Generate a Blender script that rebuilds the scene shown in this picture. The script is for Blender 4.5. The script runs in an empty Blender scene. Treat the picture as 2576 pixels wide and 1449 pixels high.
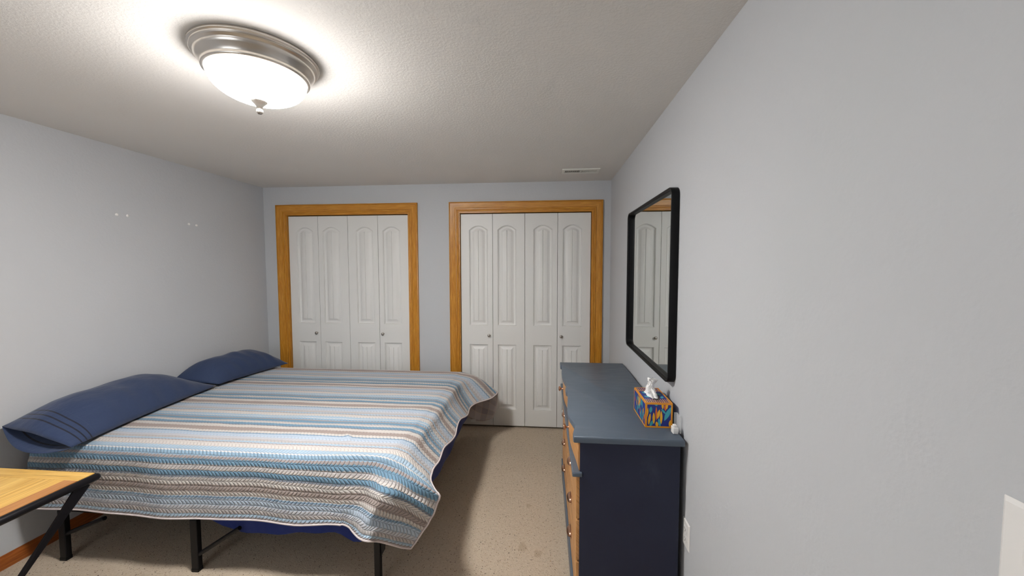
import bpy, bmesh, math, random
import numpy as np
from mathutils import Matrix, Vector, noise
random.seed(7)
SC = bpy.context.scene
C = SC.collection
PI = math.pi

# ------------------------------------------------------------------ camera
RX = Vector((0.996126, 0.087928, -0.001218))
UP = Vector((-0.00358, 0.054388, 0.998513))
FW = Vector((-0.087864, 0.994641, -0.054492))
cam = bpy.data.cameras.new('camera')
camo = bpy.data.objects.new('camera', cam)
C.objects.link(camo)
m = Matrix.Identity(4)
for i in range(3):
    m[i][0] = RX[i]; m[i][1] = UP[i]; m[i][2] = -FW[i]
CAMP = Vector((0.0, 0.0, 1.528))
m.translation = CAMP
camo.matrix_world = m
cam.sensor_fit = 'HORIZONTAL'; cam.sensor_width = 36.0
FPX = 944.2
cam.lens = 36.0 * FPX / 2576.0
cam.clip_start = 0.02
SC.camera = camo

# room constants (metres)
XL, XR, YB, YF, H = -2.741, 0.588, 3.475, -1.30, 2.307
LAMP = (-1.070, 1.355)

# ------------------------------------------------------------------ world, added fill light, exposure
W = bpy.data.worlds.new('world'); SC.world = W; W.use_nodes = True
W.node_tree.nodes['Background'].inputs[0].default_value = (0.55, 0.68, 0.9, 1)
W.node_tree.nodes['Background'].inputs[1].default_value = 0.6
def area(name, loc, rot, sx, sy, power, col):
    l = bpy.data.lights.new(name, 'AREA'); l.shape = 'RECTANGLE'; l.size = sx; l.size_y = sy
    l.energy = power; l.color = col
    o = bpy.data.objects.new(name, l); C.objects.link(o); o.location = loc; o.rotation_euler = rot
    return o
# fill light added outside the unseen window behind the camera
DAY_FILL = 16
area('fill_daylight', (-1.80, YF - 0.16, 1.45), (PI / 2, 0, 0), 1.5, 1.15, DAY_FILL, (0.98, 0.99, 1.0))
LAMP_STRENGTH = 215.0
SC.view_settings.view_transform = 'Standard'
SC.view_settings.look = 'None'
SC.view_settings.exposure = 0.22
SC.view_settings.gamma = 1.0
SC.view_settings.use_curve_mapping = False

# ------------------------------------------------------------------ materials
def lin(c):
    return tuple(((v / 255) / 12.92 if v / 255 <= 0.04045 else ((v / 255 + 0.055) / 1.055) ** 2.4) for v in c) + (1,)

class NT:
    def __init__(s, name, rough=0.5, metal=0.0, spec=0.5):
        s.m = bpy.data.materials.new(name); s.m.use_nodes = True
        s.t = s.m.node_tree; s.b = s.t.nodes['Principled BSDF']
        s.b.inputs['Roughness'].default_value = rough
        s.b.inputs['Metallic'].default_value = metal
        s.b.inputs['Specular IOR Level'].default_value = spec
    def n(s, typ, **kw):
        o = s.t.nodes.new(typ)
        for k, v in kw.items():
            if k in o.inputs: o.inputs[k].default_value = v
            else: setattr(o, k, v)
        return o
    def l(s, a, b): s.t.links.new(a, b)
    def math(s, op, a, b=None, c=None):
        o = s.t.nodes.new('ShaderNodeMath'); o.operation = op
        for i, v in enumerate((a, b, c)):
            if v is None: continue
            if isinstance(v, (int, float)): o.inputs[i].default_value = v
            else: s.l(v, o.inputs[i])
        return o.outputs[0]
    def ramp(s, fac, stops, interp='LINEAR'):
        o = s.t.nodes.new('ShaderNodeValToRGB'); e = o.color_ramp.elements
        o.color_ramp.interpolation = interp
        while len(e) < len(stops): e.new(0.5)
        for i, (p, c) in enumerate(stops):
            e[i].position = p; e[i].color = lin(c) if max(c) > 1 or len(c) == 3 else c
        s.l(fac, o.inputs[0]); return o.outputs[0]
    def mix(s, fac, a, b):
        o = s.t.nodes.new('ShaderNodeMix'); o.data_type = 'RGBA'
        for i, v in ((0, fac), (6, a), (7, b)):
            if isinstance(v, (int, float)): o.inputs[i].default_value = v
            elif isinstance(v, tuple): o.inputs[i].default_value = v
            else: s.l(v, o.inputs[i])
        return o.outputs[2]
    def bump(s, h, strength, dist, prev=None):
        o = s.n('ShaderNodeBump'); o.inputs['Strength'].default_value = strength
        o.inputs['Distance'].default_value = dist
        s.l(h, o.inputs['Height'])
        if prev is not None: s.l(prev, o.inputs['Normal'])
        return o.outputs[0]
    def obj(s): return s.n('ShaderNodeTexCoord').outputs['Object']
    def uv(s): return s.n('ShaderNodeTexCoord').outputs['UV']
    def noise(s, vec, scale, detail=3, rough=0.55):
        o = s.n('ShaderNodeTexNoise'); o.inputs['Scale'].default_value = scale
        o.inputs['Detail'].default_value = detail; o.inputs['Roughness'].default_value = rough
        if vec is not None: s.l(vec, o.inputs['Vector'])
        return o
    def scale(s, vec, sc):
        o = s.n('ShaderNodeMapping'); o.inputs['Scale'].default_value = sc; s.l(vec, o.inputs['Vector']); return o.outputs[0]
    def col(s, c):
        if isinstance(c, tuple): s.b.inputs['Base Color'].default_value = c
        else: s.l(c, s.b.inputs['Base Color'])
    def nrm(s, n): s.l(n, s.b.inputs['Normal'])

def plain(name, rgb, rough=0.5, metal=0.0, spec=0.5, var=0.0, vs=30, bump=0.0, bs=200, bd=0.001):
    t = NT(name, rough, metal, spec)
    v = t.obj()
    if var:
        n = t.noise(v, vs)
        a = tuple(max(0, x * (1 - var)) for x in rgb); b = tuple(min(255, x * (1 + var)) for x in rgb)
        t.col(t.mix(n.outputs[0], lin(a), lin(b)))
    else: t.col(lin(rgb))
    if bump: t.nrm(t.bump(t.noise(v, bs).outputs[0], bump, bd))
    return t.m

def wall_mat(name, rgb):
    t = NT(name, 0.62, 0, 0.25); v = t.obj()
    n1 = t.noise(v, 0.9, 2); n2 = t.noise(v, 14, 3)
    c = t.mix(n1.outputs[0], lin(tuple(x * 0.975 for x in rgb)), lin(tuple(x * 1.02 for x in rgb)))
    t.col(c)
    vo = t.n('ShaderNodeTexVoronoi'); vo.inputs['Scale'].default_value = 95; t.l(v, vo.inputs['Vector'])
    b = t.bump(vo.outputs['Distance'], 0.09, 0.003)
    t.nrm(t.bump(t.noise(v, 55, 3).outputs[0], 0.22, 0.004, b))
    return t.m
M_WALL = wall_mat('wall_paint', (187, 189, 192))
def ceiling_mat():
    t = NT('ceiling_texture', 0.8, 0, 0.2); v = t.obj()
    t.col(t.mix(t.noise(v, 2.0, 2).outputs[0], lin((216, 213, 209)), lin((222, 219, 215))))
    w = t.noise(v, 85, 3, 0.55).outputs[0]
    k = t.ramp(w, [(0.44, (0, 0, 0)), (0.58, (255, 255, 255))])
    b = t.bump(k, 0.17, 0.002)
    t.nrm(t.bump(t.noise(v, 200, 3).outputs[0], 0.2, 0.002, b))
    return t.m
M_CEIL = ceiling_mat()
def carpet_mat():
    t = NT('speckled_carpet', 0.95, 0, 0.1); v = t.obj()
    base = t.mix(t.noise(v, 70, 4).outputs[0], lin((188, 170, 148)), lin((226, 212, 192)))
    base = t.mix(t.math('MULTIPLY', t.noise(v, 2.2, 3).outputs[0], 0.45), base, lin((186, 168, 144)))
    vo = t.n('ShaderNodeTexVoronoi'); vo.inputs['Scale'].default_value = 135; vo.inputs['Randomness'].default_value = 1
    vv = t.n('ShaderNodeVectorMath'); vv.operation = 'ADD'
    nz = t.noise(v, 90, 2)
    sc = t.n('ShaderNodeVectorMath'); sc.operation = 'SCALE'; sc.inputs['Scale'].default_value = 0.02
    t.l(nz.outputs[1], sc.inputs[0]); t.l(v, vv.inputs[0]); t.l(sc.outputs[0], vv.inputs[1]); t.l(vv.outputs[0], vo.inputs['Vector'])
    sep = t.n('ShaderNodeSeparateColor'); t.l(vo.outputs['Color'], sep.inputs[0])
    rad = t.math('LESS_THAN', vo.outputs['Distance'], 0.30)
    pick = t.math('MULTIPLY', rad, t.math('GREATER_THAN', sep.outputs[0], 0.77))
    fl = t.ramp(sep.outputs[1], [(0, (72, 58, 52)), (0.35, (110, 84, 62)), (0.6, (60, 58, 66)), (0.8, (150, 122, 80))], 'CONSTANT')
    c = t.mix(t.math('MULTIPLY', pick, 0.85), base, fl)
    # three old stains
    for (sx, sy, r, e) in ((-0.118, 1.97, 0.045, 1.6), (-0.035, 1.93, 0.03, 1.2), (-0.10, 2.33, 0.022, 1.0)):
        d = t.n('ShaderNodeVectorMath'); d.operation = 'DISTANCE'
        mp = t.n('ShaderNodeMapping'); mp.inputs['Scale'].default_value = (1 * e, 1, 0); t.l(v, mp.inputs['Vector'])
        t.l(mp.outputs[0], d.inputs[0]); d.inputs[1].default_value = (sx * e, sy, 0)
        dn = t.math('ADD', d.outputs['Value'], t.math('MULTIPLY', t.math('SUBTRACT', t.noise(v, 40, 3).outputs[0], 0.5), 0.05))
        k = t.n('ShaderNodeMapRange'); t.l(dn, k.inputs[0]); k.inputs[1].default_value = r; k.inputs[2].default_value = r * 0.6
        k.inputs[3].default_value = 0; k.inputs[4].default_value = 0.30
        c = t.mix(k.outputs[0], c, lin((136, 112, 78)))
    t.col(c)
    b = t.bump(t.noise(v, 160, 4, 0.7).outputs[0], 0.8, 0.012)
    t.nrm(t.bump(t.noise(v, 45, 2).outputs[0], 0.3, 0.01, b))
    return t.m
M_CARPET = carpet_mat()
def oak_mat(name, c0, c1, c2, sc=1.0, rough=0.33):
    t = NT(name, rough, 0, 0.45); v = t.uv()
    w = t.noise(t.scale(v, (5 * sc, 60 * sc, 1)), 1.6, 5, 0.6)
    g = t.noise(t.scale(v, (7 * sc, 360 * sc, 1)), 1.0, 4, 0.7)
    c = t.ramp(w.outputs[0], [(0.25, c0), (0.5, c1), (0.75, c2)])
    dk = t.ramp(g.outputs[0], [(0.34, (255, 255, 255)), (0.46, (0, 0, 0))])
    c = t.mix(t.math('MULTIPLY', dk, 0.62), c, lin(tuple(x * 0.62 for x in c0)))
    t.col(c)
    t.nrm(t.bump(g.outputs[0], 0.12, 0.001))
    return t.m
M_OAK = oak_mat('honey_oak', (166, 104, 26), (192, 130, 40), (212, 156, 66))
M_BASEB = oak_mat('red_oak', (122, 60, 24), (152, 82, 34), (170, 100, 46))
M_DRAWER = oak_mat('drawer_wood', (176, 124, 70), (194, 142, 88), (206, 158, 106), 0.6, 0.42)
M_DOOR = plain('white_door_paint', (218, 217, 214), 0.42, 0, 0.4, 0.006, 3, 0.05, 260, 0.001)
M_NICKEL = plain('brushed_nickel', (178, 172, 165), 0.30, 1.0)
M_LAMPMET = plain('satin_nickel_pan', (212, 206, 198), 0.30, 1.0, 0.5, 0.03, 4)
M_FRAMEBLK = plain('black_powder_coat', (6, 6, 8), 0.45, 0, 0.22)
M_MIRROR = plain('mirror_glass', (228, 232, 230), 0.0, 1.0)
M_BEDMET = plain('black_steel', (13, 12, 15), 0.5, 0.3, 0.4)
M_WHITEPL = plain('white_plastic', (226, 224, 221), 0.35)
M_SLOT = plain('dark_slot', (60, 56, 54), 0.6)
M_COPPER = plain('antique_copper', (186, 146, 122), 0.30, 1.0, 0.5, 0.15, 60)
M_DARK = plain('shadow_gap', (12, 12, 13), 0.8)
M_VENTW = plain('vent_enamel', (222, 222, 216), 0.4)
M_IRON = plain('dark_iron', (22, 20, 24), 0.42, 0.6, 0.5, 0.2, 40)
M_MATTRESS = plain('mattress_ticking', (70, 70, 74), 0.9)

def navy_mat(name, rgb, wr):
    t = NT(name, 0.78, 0, 0.25); v = t.obj()
    t.b.inputs['Sheen Weight'].default_value = 0.15
    n = t.noise(v, 5, 4)
    t.col(t.mix(n.outputs[0], lin(tuple(x * 0.92 for x in rgb)), lin(tuple(x * 1.08 for x in rgb))))
    b = t.bump(t.noise(v, 600, 2).outputs[0], 0.15, 0.001)
    t.nrm(t.bump(t.noise(t.scale(v, (1, 0.6, 1)), 22, 4).outputs[0], wr, 0.012, b))
    return t.m
M_SHEET = navy_mat('navy_sheet', (22, 40, 104), 0.35)
def pillow_mat():
    t = NT('navy_pillowcase', 0.72, 0, 0.3)
    t.b.inputs['Sheen Weight'].default_value = 0.2
    v = t.obj(); u = t.uv()
    n = t.noise(v, 6, 4)
    c = t.mix(n.outputs[0], lin((36, 50, 80)), lin((44, 59, 90)))
    sx = t.n('ShaderNodeSeparateXYZ'); t.l(u, sx.inputs[0])
    acc = None
    for d in (0.052, 0.078, 0.104):
        k = t.math('LESS_THAN', t.math('ABSOLUTE', t.math('SUBTRACT', sx.outputs[0], d)), 0.0032)
        acc = k if acc is None else t.math('MAXIMUM', acc, k)
    c = t.mix(acc, c, lin((14, 18, 34)))
    t.col(c)
    hem = t.math('LESS_THAN', sx.outputs[0], 0.13)
    b = t.bump(t.noise(v, 700, 2).outputs[0], 0.12, 0.001)
    b = t.bump(t.noise(t.scale(v, (1.2, 0.55, 1)), 16, 5).outputs[0], 0.35, 0.014, b)
    t.nrm(t.bump(hem, 0.6, 0.002, b))
    return t.m
M_PILLOW = pillow_mat()

STRIPES = [(0.0, 'B'), (.020, 'C'), (.041, 'U'), (.052, 'P'), (.090, 'Q'), (.112, 'G'), (.134, 'L'), (.150, 'T'), (.157, 'C'),
           (.193, 'L'), (.218, 'W'), (.225, 'M'), (.246, 'T'), (.259, 'D'), (.285, 'G'), (.301, 'C'), (.314, 'D'), (.339, 'K'), (.348, 'C'), (.380, 'B')]
SCOL = {'B': (160, 145, 138), 'C': (206, 199, 193), 'U': (124, 152, 176), 'P': (178, 194, 211), 'Q': (190, 192, 198), 'G': (184, 178, 176),
        'L': (164, 188, 207), 'T': (158, 148, 146), 'W': (214, 211, 208), 'M': (138, 170, 194), 'D': (104, 144, 170), 'K': (116, 124, 136)}
def quilt_mat():
    t = NT('striped_quilt', 0.88, 0, 0.15)
    t.b.inputs['Sheen Weight'].default_value = 0.1
    u = t.uv(); s = t.n('ShaderNodeSeparateXYZ'); t.l(u, s.inputs[0])
    S, T = s.outputs[0], s.outputs[1]          # metres along and across the stripes (T offset by +1)
    wob = t.math('MULTIPLY', t.math('SUBTRACT', t.noise(t.scale(u, (55, 30, 1)), 1.0, 2).outputs[0], 0.5), 0.005)
    wave = t.math('MULTIPLY', t.math('SINE', t.math('MULTIPLY', S, 2 * PI / 0.0195)), 0.0016)
    Tw = t.math('ADD', t.math('ADD', T, wob), wave)
    # distance below the centre of a brown stripe, period 0.40 m
    d = t.math('FRACT', t.math('DIVIDE', t.math('SUBTRACT', 4 + 1.223, Tw), 0.4))
    c = t.ramp(d, [(p / 0.4, SCOL[k]) for p, k in STRIPES], 'CONSTANT')
    fib = t.noise(t.scale(u, (260, 900, 1)), 1.0, 2)
    c = t.mix(t.math('MULTIPLY', t.math('SUBTRACT', fib.outputs[0], 0.35), 0.35), c, lin((228, 226, 224)))
    mx = t.math('MAXIMUM', t.math('LESS_THAN', T, 1 - 0.333), t.math('GREATER_THAN', S, 2.193))
    mx = t.math('MAXIMUM', mx, t.math('GREATER_THAN', T, 1 + 1.852))
    c = t.mix(mx, c, lin((196, 186, 184)))
    # leaf-braid quilting: rows 24 mm high, 20 mm pitch, leaning the other way in every second row
    RH, PT = 0.0245, 0.0195
    r = t.math('DIVIDE', T, RH); fr = t.math('FRACT', r)
    odd = t.math('GREATER_THAN', t.math('FRACT', t.math('DIVIDE', T, 2 * RH)), 0.5)
    frf = t.math('ADD', t.math('MULTIPLY', fr, t.math('SUBTRACT', 1, odd)), t.math('MULTIPLY', t.math('SUBTRACT', 1, fr), odd))
    sh = t.math('MULTIPLY', t.math('POWER', frf, 1.6), 0.80)
    q = t.math('FRACT', t.math('ADD', t.math('DIVIDE', S, PT), sh))
    puff = t.math('POWER', t.math('SINE', t.math('MULTIPLY', q, PI)), 0.45)
    puff2 = t.math('POWER', t.math('MAXIMUM', t.math('SINE', t.math('MULTIPLY', fr, PI)), 0.0), 0.35)
    h = t.math('MULTIPLY', puff, puff2)
    tilt = t.math('MULTIPLY', q, 0.35)
    h = t.math('ADD', t.math('MULTIPLY', h, 0.8), tilt)
    crease_shade = t.math('MULTIPLY', t.math('SUBTRACT', 1, t.math('MULTIPLY', puff, puff2)), 0.24)  # shade of the stitched valleys, mixed into the quilt colour
    crease_shade = t.math('MULTIPLY', crease_shade, 0.6)
    c = t.mix(crease_shade, c, lin((112, 114, 122)))
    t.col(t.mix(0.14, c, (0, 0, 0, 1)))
    hang = t.n('ShaderNodeMapRange'); t.l(T, hang.inputs[0])       # the batting puffs out where the quilt hangs slack, pulls flat on top
    hang.inputs[1].default_value = 1.06; hang.inputs[2].default_value = 0.93; hang.inputs[3].default_value = 0.34; hang.inputs[4].default_value = 1.0
    b = t.bump(t.math('MULTIPLY', h, hang.outputs[0]), 1.0, 0.0085)
    t.nrm(t.bump(t.noise(u, 60, 3).outputs[0], 0.25, 0.004, b))
    return t.m
M_QUILT = quilt_mat()
def plaid_mat():
    t = NT('plaid_lining', 0.85, 0, 0.15); u = t.uv(); s = t.n('ShaderNodeSeparateXYZ'); t.l(u, s.inputs[0])
    def lines(c, per, w):
        return t.math('LESS_THAN', t.math('FRACT', t.math('DIVIDE', c, per)), w)
    a = t.math('MAXIMUM', lines(s.outputs[0], 0.046, 0.08), lines(s.outputs[1], 0.046, 0.08))
    bb = t.math('ADD', lines(s.outputs[0], 0.092, 0.5), lines(s.outputs[1], 0.092, 0.5))
    c = t.mix(t.math('MULTIPLY', bb, 0.5), lin((196, 190, 192)), lin((160, 154, 160)))
    c = t.mix(t.math('MULTIPLY', a, 0.55), c, lin((206, 190, 176)))
    t.col(c); t.nrm(t.bump(t.noise(u, 60, 3).outputs[0], 0.6, 0.004))
    return t.m
M_PLAID = plaid_mat()
M_BIND = plain('quilt_binding', (198, 188, 187), 0.85)

def dresser_paint():
    t = NT('slate_paint_lit', 0.36, 0, 0.5); v = t.obj()
    n = t.noise(v, 2.5, 5, 0.6); n2 = t.noise(t.scale(v, (1, 4, 1)), 9, 4)
    t.col(t.mix(n.outputs[0], lin((72, 84, 97)), lin((90, 101, 114))))  # same paint as the sides, lightened to carry the wall's reflection
    r = t.n('ShaderNodeMapRange'); t.l(n2.outputs[0], r.inputs[0]); r.inputs[3].default_value = 0.30; r.inputs[4].default_value = 0.52
    t.l(r.outputs[0], t.b.inputs['Roughness'])
    t.nrm(t.bump(t.noise(t.scale(v, (6, 1, 1)), 30, 3).outputs[0], 0.1, 0.002))
    return t.m
M_DRESS = dresser_paint()
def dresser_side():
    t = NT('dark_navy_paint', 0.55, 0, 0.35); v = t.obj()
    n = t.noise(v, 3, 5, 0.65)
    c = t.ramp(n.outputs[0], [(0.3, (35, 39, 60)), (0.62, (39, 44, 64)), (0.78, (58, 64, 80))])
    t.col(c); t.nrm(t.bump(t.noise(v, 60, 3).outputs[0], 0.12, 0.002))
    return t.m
M_SIDE = dresser_side()

# ------------------------------------------------------------------ mesh helpers
class MB:
    def __init__(s): s.v = []; s.f = []; s.uv = []; s.mi = []
    def face(s, idx, uv=None, mi=0):
        s.f.append(tuple(idx)); s.uv.append(uv); s.mi.append(mi)
    def box(s, x0, x1, y0, y1, z0, z1, mi=0, grain=None):
        b = len(s.v)
        P = [(x0, y0, z0), (x1, y0, z0), (x1, y1, z0), (x0, y1, z0), (x0, y0, z1), (x1, y0, z1), (x1, y1, z1), (x0, y1, z1)]
        s.v += P
        ax = grain if grain is not None else max(range(3), key=lambda k: (x1 - x0, y1 - y0, z1 - z0)[k])
        o1, o2 = [k for k in range(3) if k != ax]
        for q in ((0, 3, 2, 1), (4, 5, 6, 7), (0, 1, 5, 4), (1, 2, 6, 5), (2, 3, 7, 6), (3, 0, 4, 7)):
            s.face([b + i for i in q], [(P[i][ax], P[i][o1] + P[i][o2] * 1.13) for i in q], mi)
        return s
    def poly_prism(s, pts, fn, d0, d1, mi=0):
        """closed 2D outline pts, fn(p2, d) -> xyz"""
        b = len(s.v); n = len(pts)
        s.v += [fn(p, d0) for p in pts] + [fn(p, d1) for p in pts]
        s.face([b + i for i in range(n)][::-1], [(pts[i][0], pts[i][1]) for i in range(n)][::-1], mi)
        s.face([b + n + i for i in range(n)], [(pts[i][0], pts[i][1]) for i in range(n)], mi)
        for i in range(n):
            j = (i + 1) % n
            s.face([b + i, b + j, b + n + j, b + n + i], [(pts[i][0], pts[i][1]), (pts[j][0], pts[j][1]), (pts[j][0], pts[j][1] + .02), (pts[i][0], pts[i][1] + .02)], mi)
        return s
    def lathe(s, prof, o, ax=(0, 0, 1), n=48, mi=0):
        ax = Vector(ax).normalized(); a = ax.orthogonal().normalized(); c = ax.cross(a)
        o = Vector(o); b = len(s.v); m_ = len(prof)
        for i in range(n):
            th = 2 * PI * i / n; d = a * math.cos(th) + c * math.sin(th)
            for r, h in prof: s.v.append(tuple(o + d * max(r, 1e-5) + ax * h))
        for i in range(n):
            j = (i + 1) % n
            for k in range(m_ - 1):
                s.face([b + i * m_ + k, b + j * m_ + k, b + j * m_ + k + 1, b + i * m_ + k + 1], None, mi)
        return s
    def sweep(s, path, sec, closed=False, up=None, mi=0, caps=True, scales=None):
        """sweep 2D section (list of (a,b)) along 3D path with mitred joints"""
        path = [Vector(p) for p in path]; n = len(path); b = len(s.v); m_ = len(sec)
        L = [0.0]
        for i in range(1, n): L.append(L[-1] + (path[i] - path[i - 1]).length)
        prev = None
        for i in range(n):
            if closed: d0 = (path[i] - path[i - 1]).normalized(); d1 = (path[(i + 1) % n] - path[i]).normalized()
            else:
                d1 = (path[min(i + 1, n - 1)] - path[i]); d0 = (path[i] - path[max(i - 1, 0)])
                if d1.length < 1e-9: d1 = d0
                if d0.length < 1e-9: d0 = d1
                d0.normalize(); d1.normalize()
            tdir = (d0 + d1).normalized()
            if up is not None: A = Vector(up)
            else: A = prev if prev is not None else tdir.orthogonal()
            A = (A - tdir * A.dot(tdir)).normalized(); prev = A
            B = tdir.cross(A).normalized()
            k = 1.0 / max(0.3, math.sqrt((1 + d0.dot(d1)) / 2)) if n > 2 else 1.0
            sc = scales[i] if scales else 1.0
            for a_, b_ in sec: s.v.append(tuple(path[i] + A * a_ * sc + B * b_ * k * sc))
        per = [0.0]
        for k in range(1, m_ + 1):
            p, q = sec[k - 1], sec[k % m_]; per.append(per[-1] + math.hypot(p[0] - q[0], p[1] - q[1]))
        for i in range(n if closed else n - 1):
            j = (i + 1) % n
            lj = L[j] if j > i else L[i] + (path[j] - path[i]).length
            for k in range(m_):
                q = (k + 1) % m_
                s.face([b + i * m_ + k, b + j * m_ + k, b + j * m_ + q, b + i * m_ + q],
                       [(L[i], per[k]), (lj, per[k]), (lj, per[k + 1]), (L[i], per[k + 1])], mi)
        if caps and not closed:
            s.face([b + k for k in range(m_)][::-1], None, mi); s.face([b + (n - 1) * m_ + k for k in range(m_)], None, mi)
        return s
    def tube(s, path, r, n=10, closed=False, mi=0, scales=None, up=None):
        return s.sweep(path, [(r * math.cos(2 * PI * k / n), r * math.sin(2 * PI * k / n)) for k in range(n)], closed, up, mi, scales=scales)
    def grid(s, P, UV=None, mi=0, flip=False):
        n, m_ = len(P), len(P[0]); b = len(s.v)
        for r in P:
            for p in r: s.v.append(tuple(p))
        for i in range(n - 1):
            for j in range(m_ - 1):
                q = [(i, j), (i + 1, j), (i + 1, j + 1), (i, j + 1)]
                if flip: q = q[::-1]
                s.face([b + a * m_ + c for a, c in q], [UV[a][c] for a, c in q] if UV is not None else None, mi)
        return s
    def build(s, name, mats, parent=None, smooth=None, bevel=0, seg=2, fixn=True, weld=False):
        me = bpy.data.meshes.new(name); me.from_pydata([tuple(map(float, p)) for p in s.v], [], s.f)
        if any(u is not None for u in s.uv):
            ul = me.uv_layers.new(name='UVMap'); k = 0
            for fi, f in enumerate(s.f):
                for c in range(len(f)):
                    if s.uv[fi] is not None: ul.data[k].uv = s.uv[fi][c]
                    k += 1
        for m_ in (mats if isinstance(mats, (list, tuple)) else [mats]): me.materials.append(m_)
        me.polygons.foreach_set('material_index', s.mi)
        if fixn:
            bm = bmesh.new(); bm.from_mesh(me); bmesh.ops.remove_doubles(bm, verts=bm.verts, dist=1e-6)
            bmesh.ops.recalc_face_normals(bm, faces=bm.faces); bm.to_mesh(me); bm.free()
        if weld:
            bm = bmesh.new(); bm.from_mesh(me); bmesh.ops.remove_doubles(bm, verts=bm.verts, dist=1e-6); bm.to_mesh(me); bm.free()
        me.update()
        if smooth is not None:
            me.polygons.foreach_set('use_smooth', [True] * len(me.polygons))
            if smooth < 180: me.set_sharp_from_angle(angle=math.radians(smooth))
        o = bpy.data.objects.new(name, me); C.objects.link(o)
        if parent is not None: o.parent = parent; o.matrix_parent_inverse = parent_inv(parent)
        if bevel:
            md = o.modifiers.new('bevel', 'BEVEL'); md.width = bevel; md.segments = seg; md.limit_method = 'ANGLE'; md.angle_limit = math.radians(40)
        return o

def world_loc(o):
    v = Vector(o.location)
    if o.parent is not None: v = v + world_loc(o.parent)
    return v
def parent_inv(p):
    return Matrix.Translation(-world_loc(p)) if p.type == 'EMPTY' else Matrix.Identity(4)

def thing(name, label, cat, loc=(0, 0, 0), group=None, kind=None):
    o = bpy.data.objects.new(name, None); C.objects.link(o); o.location = loc; o.empty_display_size = 0.05
    return tag(o, label, cat, group, kind)
def tag(o, label=None, cat=None, group=None, kind=None):
    if label: o['label'] = label
    if cat: o['category'] = cat
    if group: o['group'] = group
    if kind: o['kind'] = kind
    return o
def struct(o, label, cat): return tag(o, label, cat, None, 'structure')

# ------------------------------------------------------------------ room shell
T = 0.12
DX = [(-2.508, -1.297), (-0.794, 0.417)]      # the two closet openings
OPZ = 2.035
fl = MB().box(XL - T, XR + T, YF - T, YB + 0.85, -0.06, 0).build('floor', M_CARPET)
struct(fl, 'beige speckled carpet covering the whole bedroom floor', 'carpet')
ce = MB().box(XL - T, XR + T, YF - T, YB + 0.85, H, H + 0.06).build('ceiling', M_CEIL)
struct(ce, 'white knockdown-textured bedroom ceiling', 'ceiling')
wl = MB().box(XL - T, XL, YF - T, YB + 0.85, 0, H).build('wall_left', M_WALL)
struct(wl, 'grey painted wall at the head of the bed', 'wall')
wr = MB().box(XR, XR + T, YF - T, YB + 0.85, 0, H).build('wall_right', M_WALL)
struct(wr, 'pale grey wall behind the dresser and black mirror', 'wall')
w = MB()
w.box(XL, DX[0][0] - 0.02, YB, YB + 0.1, 0, H); w.box(DX[0][1] + 0.02, DX[1][0] - 0.02, YB, YB + 0.1, 0, H); w.box(DX[1][1] + 0.02, XR, YB, YB + 0.1, 0, H)
for a, b in DX: w.box(a - 0.02, b + 0.02, YB, YB + 0.1, OPZ + 0.02, H)
w.box(XL, XR, YB + 0.75, YB + 0.85, 0, H)
struct(w.build('wall_back', M_WALL), 'blue-grey wall that holds the two closets', 'wall')
# wall behind the camera, its unseen window added to admit the fill light
wx0, wx1, wz0, wz1 = -2.55, -1.05, 0.88, 2.02
w = MB(); w.box(XL, wx0, YF - T, YF, 0, H); w.box(wx1, XR, YF - T, YF, 0, H)
w.box(wx0, wx1, YF - T, YF, 0, wz0); w.box(wx0, wx1, YF - T, YF, wz1, H)
struct(w.build('wall_front', M_WALL), 'grey wall behind the camera with an added window opening', 'wall')
w = MB()
for a, b, c, d in ((wx0, wx1, wz0, wz0 + .04), (wx0, wx1, wz1 - .04, wz1), (wx0, wx0 + .04, wz0, wz1), (wx1 - .04, wx1, wz0, wz1), (-1.82, -1.78, wz0, wz1)):
    w.box(a, b, YF - .09, YF - .05, c, d)
wf = struct(w.build('added_window', M_WHITEPL), 'white framed window added unseen behind the camera to bring in fill light', 'window')
# baseboards
def baseboard(name, p0, p1, inward, label):
    prof = [(0, 0), (0.07, 0), (0.07, 0.004), (0.062, 0.006), (0.056, 0.010), (0.050, 0.011), (0.012, 0.012), (0, 0.012)]
    d = (Vector(p1) - Vector(p0)).normalized(); A = Vector((0, 0, 1)); B = d.cross(A)
    sgn = 1 if B.dot(Vector(inward)) > 0 else -1
    o = MB().sweep([p0, p1], [(a, b * sgn) for a, b in prof], up=(0, 0, 1)).build(name, M_BASEB)
    return struct(o, label, 'baseboard')
baseboard('baseboard_left', (XL, YF, 0), (XL, YB, 0), (1, 0, 0), 'oak baseboard along the wall at the head of the bed')
baseboard('baseboard_right', (XR, YF, 0), (XR, YB, 0), (-1, 0, 0), 'oak baseboard along the dresser wall')
baseboard('baseboard_back', (-1.205, YB, 0), (-0.91, YB, 0), (0, -1, 0), 'short oak baseboard between the two closets')

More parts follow.
